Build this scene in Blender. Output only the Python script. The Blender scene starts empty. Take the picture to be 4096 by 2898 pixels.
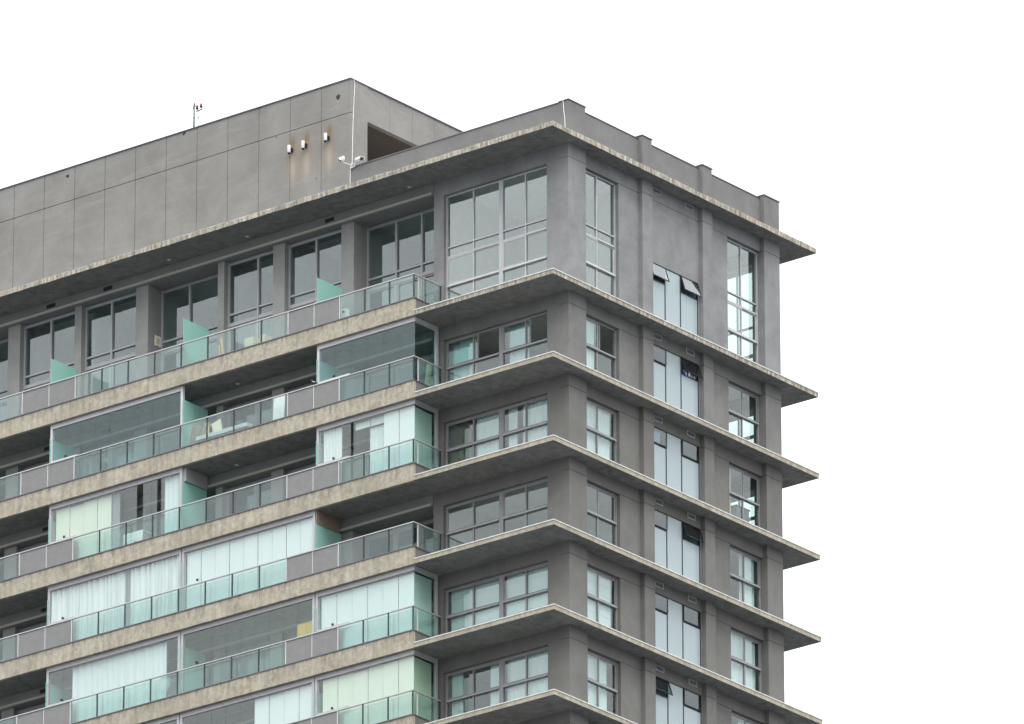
import bpy, math, random
from mathutils import Vector, Matrix
random.seed(7)
C = bpy.context.scene.collection
sc = bpy.context.scene

# ------------------------------------------------------------------ camera
YAW, PITCH, ROLL = math.radians(-38.63107854), math.radians(21.48559088), math.radians(-0.06305676)
CAM = Vector((198.5276339, -250.63264524, -129.23962111))
fwd = Vector((math.sin(YAW) * math.cos(PITCH), math.cos(YAW) * math.cos(PITCH), math.sin(PITCH)))
right = fwd.cross(Vector((0, 0, 1))).normalized()
up = right.cross(fwd)
cr, sr = math.cos(ROLL), math.sin(ROLL)
r2 = cr * right + sr * up
u2 = -sr * right + cr * up
cam_d = bpy.data.cameras.new('camera')
cam = bpy.data.objects.new('camera', cam_d); C.objects.link(cam)
cam.matrix_world = Matrix(((r2.x, u2.x, -fwd.x, CAM.x), (r2.y, u2.y, -fwd.y, CAM.y), (r2.z, u2.z, -fwd.z, CAM.z), (0, 0, 0, 1)))
cam_d.sensor_width = 36.0
cam_d.lens = 41094.48 / 4096 * 36.0
cam_d.clip_start = 1.0
cam_d.clip_end = 6000.0
sc.camera = cam

# ------------------------------------------------------------------ sky and light
world = bpy.data.worlds.new("World"); sc.world = world; world.use_nodes = True
nt = world.node_tree; nt.nodes.clear()
out = nt.nodes.new('ShaderNodeOutputWorld'); add = nt.nodes.new('ShaderNodeAddShader')
bg1 = nt.nodes.new('ShaderNodeBackground'); bg2 = nt.nodes.new('ShaderNodeBackground')
sky = nt.nodes.new('ShaderNodeTexSky'); sky.sky_type = 'NISHITA'; sky.sun_disc = False
SUN_EL, SUN_AZ = math.radians(48), math.radians(128)      # azimuth measured clockwise from +Y
sky.sun_elevation = SUN_EL; sky.sun_rotation = SUN_AZ
sky.air_density = 1.0; sky.dust_density = 6.0; sky.ozone_density = 1.0
hs = nt.nodes.new('ShaderNodeHueSaturation'); hs.inputs['Saturation'].default_value = 0.25
nt.links.new(sky.outputs[0], hs.inputs['Color']); nt.links.new(hs.outputs[0], bg1.inputs[0]); bg1.inputs[1].default_value = 0.05
bg2.inputs[0].default_value = (0.95, 0.985, 1.0, 1)   # closed white cloud cover, three times brighter overhead than at the horizon
tc = nt.nodes.new('ShaderNodeTexCoord'); sx = nt.nodes.new('ShaderNodeSeparateXYZ'); ov = nt.nodes.new('ShaderNodeMapRange')
ov.inputs['From Min'].default_value = 0.0; ov.inputs['From Max'].default_value = 1.0; ov.inputs['To Min'].default_value = 0.80; ov.inputs['To Max'].default_value = 2.40
nt.links.new(tc.outputs['Generated'], sx.inputs[0]); nt.links.new(sx.outputs['Z'], ov.inputs['Value']); 
cn = nt.nodes.new('ShaderNodeTexNoise'); cn.inputs['Scale'].default_value = 3.2; cn.inputs['Detail'].default_value = 6; cn.inputs['Distortion'].default_value = .6
nt.links.new(tc.outputs['Generated'], cn.inputs['Vector'])
cm = nt.nodes.new('ShaderNodeMapRange'); cm.inputs['From Min'].default_value = .35; cm.inputs['From Max'].default_value = .65; cm.inputs['To Min'].default_value = .80; cm.inputs['To Max'].default_value = 1.25
cx = nt.nodes.new('ShaderNodeMath'); cx.operation = 'MULTIPLY'
nt.links.new(cn.outputs['Fac'], cm.inputs['Value']); nt.links.new(cm.outputs[0], cx.inputs[0]); nt.links.new(ov.outputs[0], cx.inputs[1]); nt.links.new(cx.outputs[0], bg2.inputs[1])
nt.links.new(bg1.outputs[0], add.inputs[0]); nt.links.new(bg2.outputs[0], add.inputs[1]); nt.links.new(add.outputs[0], out.inputs[0])
sd = bpy.data.lights.new('sun', 'SUN'); sd.energy = 0.8; sd.angle = math.radians(22); sd.color = (1.0, 0.975, 0.94)
sun = bpy.data.objects.new('sun', sd); C.objects.link(sun)
sdir = Vector((math.sin(SUN_AZ) * math.cos(SUN_EL), math.cos(SUN_AZ) * math.cos(SUN_EL), math.sin(SUN_EL)))
sun.rotation_euler = sdir.to_track_quat('Z', 'Y').to_euler(); sun.location = (40, -60, 60)
sc.view_settings.view_transform = 'Standard'; sc.view_settings.look = 'None'
sc.view_settings.exposure = 0.0; sc.view_settings.gamma = 1.0
sc.cycles.use_denoising = True
sc.cycles.max_bounces = 10; sc.cycles.diffuse_bounces = 5; sc.cycles.glossy_bounces = 4
sc.cycles.transparent_max_bounces = 32; sc.cycles.transmission_bounces = 4
sc.cycles.caustics_reflective = False; sc.cycles.caustics_refractive = False

# ------------------------------------------------------------------ materials
def newmat(name):
    m = bpy.data.materials.new(name); m.use_nodes = True
    n = m.node_tree; b = n.nodes['Principled BSDF']
    return m, n, b
def pos(n, scale=(1, 1, 1)):
    g = n.nodes.new('ShaderNodeNewGeometry'); mp = n.nodes.new('ShaderNodeMapping')
    mp.inputs['Scale'].default_value = scale
    n.links.new(g.outputs['Position'], mp.inputs['Vector']); return mp.outputs[0]
def noise(n, vec, s, d=4, r=0.55, dist=0.0):
    t = n.nodes.new('ShaderNodeTexNoise'); t.inputs['Scale'].default_value = s; t.inputs['Detail'].default_value = d
    t.inputs['Roughness'].default_value = r; t.inputs['Distortion'].default_value = dist
    n.links.new(vec, t.inputs['Vector']); return t.outputs['Fac']
def ramp(n, fac, a, b, ca=0.0, cb=1.0):
    r = n.nodes.new('ShaderNodeMapRange'); r.inputs['From Min'].default_value = a; r.inputs['From Max'].default_value = b
    r.inputs['To Min'].default_value = ca; r.inputs['To Max'].default_value = cb
    n.links.new(fac, r.inputs['Value']); return r.outputs[0]
def mix(n, fac, a, b, mode='MIX'):
    m = n.nodes.new('ShaderNodeMix'); m.data_type = 'RGBA'; m.blend_type = mode
    for s, v in ((m.inputs[0], fac), (m.inputs[6], a), (m.inputs[7], b)):
        if isinstance(v, (int, float)): s.default_value = v
        elif isinstance(v, tuple): s.default_value = (*v, 1)
        else: n.links.new(v, s)
    return m.outputs[2]
def mth(n, op, a, b=None, c=None):
    m = n.nodes.new('ShaderNodeMath'); m.operation = op
    for i, v in enumerate((a, b, c)):
        if v is None: continue
        if isinstance(v, (int, float)): m.inputs[i].default_value = v
        else: n.links.new(v, m.inputs[i])
    return m.outputs[0]
def bump(n, b, h, st=0.3, d=0.01):
    bp = n.nodes.new('ShaderNodeBump'); bp.inputs['Strength'].default_value = st; bp.inputs['Distance'].default_value = d
    n.links.new(h, bp.inputs['Height']); n.links.new(bp.outputs[0], b.inputs['Normal'])

def m_paint(name, col, var=0.12, grime=0.25):
    m, n, b = newmat(name)
    p = pos(n); big = noise(n, p, 0.9, 5, .6, .4); ps = pos(n, (3.0, 3.0, .35)); st = noise(n, ps, 1.0, 3, .5); fine = noise(n, p, 30, 3, .7)
    c1 = tuple(x * (1 - var) for x in col); c2 = tuple(min(1, x * (1 + var)) for x in col)
    c = mix(n, ramp(n, big, .35, .65), c1, c2)
    c = mix(n, ramp(n, st, .55, .8, 0, grime), c, tuple(x * .72 for x in col))
    gr = noise(n, p, 9, 5, .75); c = mix(n, ramp(n, gr, .38, .62, 0, .16), c, tuple(x * .62 for x in col))
    c = mix(n, ramp(n, fine, .3, .7, 0, .12), c, tuple(x * .6 for x in col))
    n.links.new(c, b.inputs['Base Color']); b.inputs['Roughness'].default_value = .85; b.inputs['Specular IOR Level'].default_value = .25
    bump(n, b, fine, .25, .006); return m

def m_concrete(name, c_lo, c_mid, c_hi, streak=0.5, rust=0.3, scale=1.0, runoff=None):
    m, n, b = newmat(name)
    p = pos(n); big = noise(n, p, 1.7 * scale, 6, .62, .8); mid = noise(n, p, 6 * scale, 5, .65, .5)
    ps = pos(n, (5.5, 5.5, .6)); st = noise(n, ps, 1.0 * scale, 4, .6, .3)
    ps2 = pos(n, (2.2, 2.2, .4)); ru = noise(n, ps2, 1.3, 3, .5); fine = noise(n, p, 34, 3, .7)
    c = mix(n, ramp(n, big, .33, .66), c_lo, c_mid)
    c = mix(n, ramp(n, mid, .45, .70, 0, .8), c, c_hi)
    c = mix(n, ramp(n, st, .5, .68, 0, streak), c, tuple(x * .58 for x in c_lo))
    c = mix(n, ramp(n, st, .5, .36, 0, streak * .8), c, tuple(min(1, x * 1.12) for x in c_hi))
    c = mix(n, ramp(n, ru, .58, .72, 0, rust), c, (.46, .30, .15))
    if runoff is not None:      # dark water runs starting under the coping of every floor, each of its own length
        sz = n.nodes.new('ShaderNodeSeparateXYZ'); n.links.new(p, sz.inputs[0])
        fr = mth(n, 'FRACT', mth(n, 'DIVIDE', mth(n, 'SUBTRACT', sz.outputs[2], runoff), 3.0))
        dist = mth(n, 'MULTIPLY', mth(n, 'SUBTRACT', 1.0, fr), 3.0)
        ln = ramp(n, noise(n, pos(n, (4.5, 4.5, .33)), 1.0, 4, .7), .50, .76, 0, .75)
        mk = ramp(n, mth(n, 'SUBTRACT', ln, dist), -.02, .16, 0, .42)
        c = mix(n, mk, c, tuple(x * .42 for x in c_lo))
        soil = noise(n, p, .45, 3, .6); c = mix(n, ramp(n, soil, .48, .70, 0, .45), c, tuple(x * .82 for x in c_lo))
    spots = noise(n, p, 11, 2, .5); c = mix(n, ramp(n, spots, .68, .74, 0, .65), c, tuple(x * .45 for x in c_lo))
    n.links.new(c, b.inputs['Base Color']); b.inputs['Roughness'].default_value = .9; b.inputs['Specular IOR Level'].default_value = .2
    bump(n, b, mth(n, 'ADD', mid, fine), .35, .01); return m

def m_plain(name, col, rough=.5, metal=0.0, var=.06):
    m, n, b = newmat(name); p = pos(n); f = noise(n, p, 4, 3)
    c = mix(n, ramp(n, f, .3, .7), tuple(x * (1 - var) for x in col), tuple(min(1, x * (1 + var)) for x in col))
    n.links.new(c, b.inputs['Base Color']); b.inputs['Roughness'].default_value = rough; b.inputs['Metallic'].default_value = metal
    return m

def m_glass(name, tint, refl=1.0, rough=0.0, milk=0.0, milkcol=(.7, .8, .78)):
    m = bpy.data.materials.new(name); m.use_nodes = True; n = m.node_tree; n.nodes.clear()
    o = n.nodes.new('ShaderNodeOutputMaterial'); t = n.nodes.new('ShaderNodeBsdfTransparent'); g = n.nodes.new('ShaderNodeBsdfGlossy')
    t.inputs[0].default_value = (*tint, 1); g.inputs['Roughness'].default_value = rough; g.inputs[0].default_value = (1, 1, 1, 1)
    lw = n.nodes.new('ShaderNodeLayerWeight'); lw.inputs[0].default_value = .5
    fac = mth(n, 'MULTIPLY', mth(n, 'ADD', mth(n, 'MULTIPLY', mth(n, 'POWER', lw.outputs['Facing'], 5.0), .96), .042), refl)
    w = noise(n, pos(n), .8, 2); bp = n.nodes.new('ShaderNodeBump'); bp.inputs['Strength'].default_value = .012; bp.inputs['Distance'].default_value = .02
    n.links.new(w, bp.inputs['Height']); n.links.new(bp.outputs[0], g.inputs['Normal'])
    base = t.outputs[0]
    if milk > 0:
        d = n.nodes.new('ShaderNodeBsdfDiffuse'); d.inputs[0].default_value = (*milkcol, 1)
        tr = n.nodes.new('ShaderNodeBsdfTranslucent'); tr.inputs[0].default_value = (*milkcol, 1)
        ms = n.nodes.new('ShaderNodeMixShader'); ms.inputs[0].default_value = .45
        n.links.new(d.outputs[0], ms.inputs[1]); n.links.new(tr.outputs[0], ms.inputs[2])
        m2 = n.nodes.new('ShaderNodeMixShader'); m2.inputs[0].default_value = milk
        n.links.new(base, m2.inputs[1]); n.links.new(ms.outputs[0], m2.inputs[2]); base = m2.outputs[0]
    mx = n.nodes.new('ShaderNodeMixShader'); n.links.new(fac, mx.inputs[0]); n.links.new(base, mx.inputs[1]); n.links.new(g.outputs[0], mx.inputs[2])
    n.links.new(mx.outputs[0], o.inputs[0]); return m

def m_cloth(name, col, tr=.3):
    m = bpy.data.materials.new(name); m.use_nodes = True; n = m.node_tree; n.nodes.clear()
    o = n.nodes.new('ShaderNodeOutputMaterial'); d = n.nodes.new('ShaderNodeBsdfDiffuse'); t = n.nodes.new('ShaderNodeBsdfTranslucent')
    f = noise(n, pos(n, (1, 1, .3)), 5, 3); c = mix(n, f, tuple(x * .92 for x in col), col)
    n.links.new(c, d.inputs[0]); n.links.new(c, t.inputs[0])
    mx = n.nodes.new('ShaderNodeMixShader'); mx.inputs[0].default_value = tr
    n.links.new(d.outputs[0], mx.inputs[1]); n.links.new(t.outputs[0], mx.inputs[2]); n.links.new(mx.outputs[0], o.inputs[0]); return m

LAMPS = [(-12.72, 8.09), (-12.09, 8.09), (-11.08, 8.11)]
def m_tower():
    m, n, b = newmat('tower_render')
    p = pos(n); big = noise(n, p, .55, 5, .6, .6); fine = noise(n, p, 30, 3, .7)
    mp = n.nodes.new('ShaderNodeMapping'); mp.inputs['Rotation'].default_value = (0, math.radians(25), 0); mp.inputs['Scale'].default_value = (.45, 1, 3.0)
    g = n.nodes.new('ShaderNodeNewGeometry'); n.links.new(g.outputs['Position'], mp.inputs['Vector'])
    tw = noise(n, mp.outputs[0], 1.1, 4, .6, .6)
    c = mix(n, ramp(n, big, .35, .65), (.243, .230, .216), (.312, .300, .286))
    c = mix(n, ramp(n, tw, .52, .68, 0, .4), c, (.345, .342, .334))
    gr = noise(n, p, 8, 5, .8); c = mix(n, ramp(n, gr, .36, .64, 0, .26), c, (.19, .18, .168))
    c = mix(n, ramp(n, fine, .35, .7, 0, .1), c, (.2, .19, .175))
    sep = n.nodes.new('ShaderNodeSeparateXYZ'); n.links.new(g.outputs['Position'], sep.inputs[0])
    X, Y, Z = sep.outputs
    front = mth(n, 'LESS_THAN', Y, 1.53)
    for lx, lz in LAMPS:     # rust and soot marks round the three lamps, with a pale run below
        dx = mth(n, 'SUBTRACT', X, lx + .03)
        def gauss(w, zc, zw):
            a = mth(n, 'POWER', mth(n, 'DIVIDE', dx, w), 2.0); a = mth(n, 'MULTIPLY', mth(n, 'ABSOLUTE', mth(n, 'DIVIDE', dx, w)), mth(n, 'ABSOLUTE', mth(n, 'DIVIDE', dx, w)))
            q = mth(n, 'ABSOLUTE', mth(n, 'DIVIDE', mth(n, 'SUBTRACT', Z, zc), zw)); q = mth(n, 'MULTIPLY', q, q)
            return mth(n, 'MULTIPLY', mth(n, 'EXPONENT', mth(n, 'MULTIPLY', mth(n, 'ADD', a, q), -1.0)), front)
        c = mix(n, mth(n, 'MULTIPLY', gauss(.34, 7.7, .75), .42), c, (.34, .235, .15))
        c = mix(n, mth(n, 'MULTIPLY', gauss(.13, 7.35, .45), .55), c, (.44, .40, .345))
        c = mix(n, mth(n, 'MULTIPLY', gauss(.12, 8.36, .22), .75), c, (.20, .12, .05))
    n.links.new(c, b.inputs['Base Color']); b.inputs['Roughness'].default_value = .9; b.inputs['Specular IOR Level'].default_value = .2
    bump(n, b, fine, .25, .006); return m

M = dict(
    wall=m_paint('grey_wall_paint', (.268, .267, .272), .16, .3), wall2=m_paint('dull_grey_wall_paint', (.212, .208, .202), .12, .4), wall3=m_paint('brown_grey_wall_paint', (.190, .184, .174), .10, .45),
    parapet=m_paint('grey_parapet_paint', (.205, .203, .197)),
    wall_l=m_paint('grey_pier_paint', (.30, .292, .288)),
    beam=m_paint('beam_paint', (.265, .262, .26), .06, .1),
    ledge=m_paint('sky_lit_ledge', (.50, .47, .42), .05, .1),  # pale tone carries the extra sky light on the ledge face
    tower=m_tower(),
    fascia=m_concrete('weathered_fascia', (.315, .28, .225), (.46, .408, .322), (.56, .52, .445), .3, .28, 1.0, .44),
    edge=m_concrete('aged_slab_edge', (.25, .225, .185), (.42, .365, .285), (.63, .59, .53), .75, .55, 1.5, .0),
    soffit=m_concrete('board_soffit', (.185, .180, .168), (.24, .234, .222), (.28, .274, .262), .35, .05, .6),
    flash=m_plain('dull_white_flashing', (.66, .655, .64), .55, 0.0, .18),
    slab_top=m_plain('bounce_slab_top', (.52, .51, .49), .8),  # slab tops out of view, made pale to bounce light onto the walls
    groove=m_plain('dark_joint', (.045, .042, .04), .9),
    alu=m_plain('aluminium_frame', (.37, .368, .382), .45, 0.0),
    alu_1=m_plain('bright_aluminium_frame', (.47, .465, .48), .45),
    alu_d=m_plain('dull_aluminium_frame', (.255, .25, .26), .45),
    alu_w=m_plain('pale_aluminium', (.62, .61, .63), .4, 0.0),
    white=m_plain('white_paint', (.80, .79, .78), .5),
    coping=m_plain('coping_metal', (.17, .165, .19), .45, 0.3),
    rail=m_plain('handrail_metal', (.55, .54, .54), .4, .2),
    post=m_plain('post_metal', (.05, .065, .065), .4, .3),
    black=m_plain('black_frame', (.015, .018, .022), .4),
    louvre=m_plain('ribbed_panel', (.30, .293, .293), .5),
    glass=m_glass('window_glass', (.905, .965, .955), 2.8), glass2=m_glass('darker_window_glass', (.885, .945, .94), 1.7),
    glass_d=m_glass('smoked_door_glass', (.84, .91, .92), 2.1), glass_d2=m_glass('dark_door_glass', (.74, .83, .85), 1.3),
    glass_r=m_glass('railing_glass', (.90, .965, .955), 1.1, 0.0, .07, (.62, .74, .73)),
    glass_e=m_glass('enclosure_glass', (.955, .996, .988), 1.5),
    glass_g=m_glass('greenish_enclosure_glass', (.89, .965, .935), 1.35, 0.0, .03, (.55, .66, .60)),
    glass_c=m_glass('clear_enclosure_glass', (.82, .94, .955), 1.1),
    glass_s=m_glass('shaded_side_glass', (.86, .945, .915), .9),
    frost=m_glass('frosted_green_glass', (.5, .8, .72), .5, .2, .93, (.50, .80, .73)),
    frost_w=m_glass('frosted_bathroom_glass', (.6, .7, .72), .9, .05, .93, (.68, .775, .805)),
    sash=m_glass('sash_glass', (.70, .78, .82), 2.0),
    inner=m_plain('interior_paint', (.56, .55, .53), .8),
    inner_c=m_plain('interior_ceiling_paint', (.72, .72, .70), .8),
    floor=m_plain('floor_tile', (.38, .36, .33), .5),
    cur_w=m_cloth('white_curtain', (.95, .965, .965), .12),
    cur_g=m_cloth('grey_curtain', (.44, .47, .50)),
    cur_y=m_cloth('pale_yellow_blind', (.95, .965, .82), .2),
    cur_t=m_cloth('pale_teal_blind', (.90, .955, .945), .15),
    cur_b=m_cloth('brown_curtain', (.22, .19, .14)),
    cur_c=m_cloth('cream_curtain', (.86, .70, .42)),
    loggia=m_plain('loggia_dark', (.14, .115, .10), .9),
    hole=m_plain('broken_render', (.05, .047, .04), 1.0),
    red=m_plain('red_lens', (.75, .01, .06), .3),
    dgreen=m_plain('dark_green_metal', (.01, .04, .045), .4),
    galv=m_plain('galvanised_steel', (.13, .17, .17), .5, .2),
    brown=m_plain('brown_board', (.25, .19, .15), .8),
    wood=m_plain('raw_timber', (.66, .50, .26), .8),
    card=m_plain('cream_cardboard', (.66, .62, .47), .8),
    yellow=m_plain('yellow_panel', (.85, .50, .12), .7),
    roll=m_plain('beige_roll', (.50, .47, .32), .9),
    purple=m_plain('purple_plastic', (.13, .04, .42), .4),
    pink=m_plain('pink_cloth', (.75, .42, .48), .9),
    teal=m_plain('teal_cloth', (.08, .42, .42), .9),
    feather=m_plain('dark_feathers', (.012, .016, .02), .6),
)

# ------------------------------------------------------------------ mesh helpers
WO = {}
class MB:
    def __init__(s): s.v = []; s.f = []
    def box(s, x0, x1, y0, y1, z0, z1):
        if x0 > x1: x0, x1 = x1, x0
        if y0 > y1: y0, y1 = y1, y0
        if z0 > z1: z0, z1 = z1, z0
        b = len(s.v)
        s.v += [(x0, y0, z0), (x1, y0, z0), (x1, y1, z0), (x0, y1, z0), (x0, y0, z1), (x1, y0, z1), (x1, y1, z1), (x0, y1, z1)]
        s.f += [(b, b+3, b+2, b+1), (b+4, b+5, b+6, b+7), (b, b+1, b+5, b+4), (b+1, b+2, b+6, b+5), (b+2, b+3, b+7, b+6), (b+3, b, b+4, b+7)]
        return s
    def hexa(s, pts):          # 8 points: bottom ring then top ring
        b = len(s.v); s.v += [tuple(p) for p in pts]
        s.f += [(b, b+3, b+2, b+1), (b+4, b+5, b+6, b+7), (b, b+1, b+5, b+4), (b+1, b+2, b+6, b+5), (b+2, b+3, b+7, b+6), (b+3, b, b+4, b+7)]
        return s
    def beam(s, p, q, w, h):   # a bar from p to q, w wide and h high
        p, q = Vector(p), Vector(q); d = (q - p).normalized(); ref = Vector((0, 0, 1)) if abs(d.z) < .9 else Vector((1, 0, 0))
        a = d.cross(ref).normalized() * w / 2; c = a.normalized().cross(d) * h / 2
        return s.hexa([p-a-c, p+a-c, q+a-c, q-a-c, p-a+c, p+a+c, q+a+c, q-a+c])
    def lathe(s, prof, c, axis='z', n=14):   # prof: (radius, height) pairs
        b = len(s.v)
        for r, h in prof:
            for i in range(n):
                a = 2 * math.pi * i / n; u, v = r * math.cos(a), r * math.sin(a)
                s.v.append({'z': (c[0]+u, c[1]+v, c[2]+h), 'y': (c[0]+u, c[1]+h, c[2]+v), 'x': (c[0]+h, c[1]+u, c[2]+v)}[axis])
        for k in range(len(prof) - 1):
            for i in range(n):
                j = (i + 1) % n; s.f.append((b+k*n+i, b+k*n+j, b+(k+1)*n+j, b+(k+1)*n+i))
        s.f.append(tuple(b + i for i in range(n))[::-1]); s.f.append(tuple(b + (len(prof)-1)*n + i for i in range(n)))
        return s
    def tube(s, pts, r, n=8):
        b = len(s.v); pts = [Vector(p) for p in pts]
        for k, p in enumerate(pts):
            d = (pts[min(k+1, len(pts)-1)] - pts[max(k-1, 0)]).normalized()
            ref = Vector((0, 0, 1)) if abs(d.z) < .9 else Vector((1, 0, 0))
            a = d.cross(ref).normalized(); c = d.cross(a)
            for i in range(n):
                t = 2 * math.pi * i / n; s.v.append(tuple(p + a * r * math.cos(t) + c * r * math.sin(t)))
        for k in range(len(pts) - 1):
            for i in range(n):
                j = (i + 1) % n; s.f.append((b+k*n+i, b+k*n+j, b+(k+1)*n+j, b+(k+1)*n+i))
        s.f.append(tuple(b + i for i in range(n))[::-1]); s.f.append(tuple(b + (len(pts)-1)*n + i for i in range(n)))
        return s
    def P(s, ax, pl, u0, u1, z0, z1, d0, d1):
        # ax 'L': facade facing -y at y=pl, u = x; 'R': facing +x at x=pl, u = y; 'B': facing +y, u = x. d grows inwards
        if ax == 'L': return s.box(u0, u1, pl + d0, pl + d1, z0, z1)
        if ax == 'R': return s.box(pl - d0, pl - d1, u0, u1, z0, z1)
        if ax == 'B': return s.box(u0, u1, pl - d0, pl - d1, z0, z1)
    def build(s, name, mat, parent=None, smooth=False, label=None, cat=None, group=None, kind=None):
        xs = [p[0] for p in s.v]; ys = [p[1] for p in s.v]; zs = [p[2] for p in s.v]
        o = Vector(((min(xs)+max(xs))/2, (min(ys)+max(ys))/2, min(zs)))
        me = bpy.data.meshes.new(name); me.from_pydata([(p[0]-o.x, p[1]-o.y, p[2]-o.z) for p in s.v], [], s.f); me.update()
        me.materials.append(M[mat] if isinstance(mat, str) else mat)
        if smooth:
            for f in me.polygons: f.use_smooth = True
        ob = bpy.data.objects.new(name, me); C.objects.link(ob)
        if parent is not None: ob.parent = parent; ob.location = o - WO[parent.name]
        else: ob.location = o
        WO[ob.name] = o
        tag(ob, label, cat, group, kind); return ob
def tag(o, label=None, cat=None, group=None, kind=None):
    if label: o['label'] = label
    if cat: o['category'] = cat
    if group: o['group'] = group
    if kind: o['kind'] = kind
def empty(name, loc, parent=None, **k):
    o = bpy.data.objects.new(name, None); C.objects.link(o); o.empty_display_size = .3
    loc = Vector(loc)
    if parent is not None: o.parent = parent; o.location = loc - WO[parent.name]
    else: o.location = loc
    WO[o.name] = loc; tag(o, **k); return o
def shift(verts, n0, amp, axis=2):
    for i in range(n0, len(verts)):
        v = list(verts[i]); v[axis] += random.uniform(-amp, amp); verts[i] = tuple(v)

# ------------------------------------------------------------------ levels
GZ = -131.0
Z = [5.37, 0.0, -3.0, -6.0, -9.0, -12.0, -15.0, -18.0]      # top of each slab edge
T = .18
XL, XR, YB = -31.5, 0.0, 14.75                              # slab outline
YW, XP, XW, YE = 1.48, -.51, -.685, 13.30                   # left wall face, pilaster face, right wall face, back wall face
def ceil_of(k): return Z[k-1] - T
ORD = {1: 'top floor', 2: 'second floor down', 3: 'third floor down', 4: 'fourth floor down',
       5: 'fifth floor down', 6: 'sixth floor down', 7: 'seventh floor down'}

ground = MB(); ground.v += [(-1500, -1500, GZ), (1500, -1500, GZ), (1500, 1500, GZ), (-1500, 1500, GZ)]; ground.f.append((0, 1, 2, 3))
ground.build('ground', m_paint('city_ground', (.120, .132, .140), .3, .2), kind='structure')

B = empty('apartment_building', (-15, 7, GZ), label='tall grey apartment building with jutting concrete slabs, glass balconies and a rooftop block', cat='building')

# ------------------------------------------------------------------ slabs
def outline_slab(i):
    pts = []
    def run(a, b, step, jag):
        n = max(1, int((Vector(b) - Vector(a)).length / step))
        for k in range(n):
            t = k / n; pts.append((a[0] + (b[0]-a[0])*t, a[1] + (b[1]-a[1])*t, jag))
    jag = {0: .030, 1: .016}.get(i, .004)
    if i == 0: run((XL, 0), (0, 0), .11, jag)
    else:
        run((XL, .12), (-6.03, .12), 50, 0); run((-6.03, .12), (-6.03, 0), 50, 0); run((-6.03, 0), (0, 0), .11, jag)
    run((0, 0), (0, YB), .11, jag); run((0, YB), (XL, YB), 1.0, .0); run((XL, YB), (XL, pts[0][1]), 50, 0)
    return pts
def slab(i):
    pts = outline_slab(i); n = len(pts); zt = Z[i] - (0 if i == 0 else .03); zb = Z[i] - T
    m = MB(); low = 0.0; hi = 0.0
    for (x, y, j) in pts:
        low = low * .6 + random.uniform(-.35, .35) * j * .5
        m.v.append((x, y, zb + low))
    for (x, y, j) in pts:
        hi = hi * .7 + random.uniform(-1, .8) * j * .55
        m.v.append((x, y, zt + min(.01, hi)))
    for k in range(n):
        q = (k + 1) % n; m.f.append((k, q, n + q, n + k))
    m.f.append(tuple(range(n))[::-1]); m.f.append(tuple(range(n, 2*n)))
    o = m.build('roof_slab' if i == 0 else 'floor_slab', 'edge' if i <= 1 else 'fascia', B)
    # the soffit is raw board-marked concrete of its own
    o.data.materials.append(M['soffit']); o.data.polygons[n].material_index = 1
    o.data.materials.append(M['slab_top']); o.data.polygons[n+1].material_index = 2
    if i:
        fl = MB(); z0, z1 = Z[i] - .030, Z[i] + .006
        fl.box(-5.99, .022, -.022, .05, z0, z1); fl.box(-.05, .022, .052, YB + .02, z0, z1)
        fl.build('drip_flashing', 'flash', o)
    return o
for i in range(8): slab(i)

# lower body of the tower, down to the ground
low = MB(); low.box(-31.0, XW - .2, 2.4, YE, GZ, Z[7] - T - .02)
low.build('wall', 'wall', B)
k = 0
z = Z[7] - 3
lb = MB()
while z > GZ + 3:
    lb.box(XL, XR, 0, YB, z - T, z); z -= 3.0
lb.build('floor_slab', 'fascia', B)

# ------------------------------------------------------------------ walls
def groove_box(m, x0, x1, y0, y1, z0, z1, zg):
    """a wall block with a thin shadow joint at zg"""
    if z0 < zg - .01 < z1:
        m.box(x0, x1, y0, y1, z0, zg - .009); m.box(x0, x1, y0, y1, zg + .009, z1)
        m.box(x0 + .02, x1 - .02, y0 + .02, y1 - .02, zg - .009, zg + .009)
    else: m.box(x0, x1, y0, y1, z0, z1)

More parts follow.
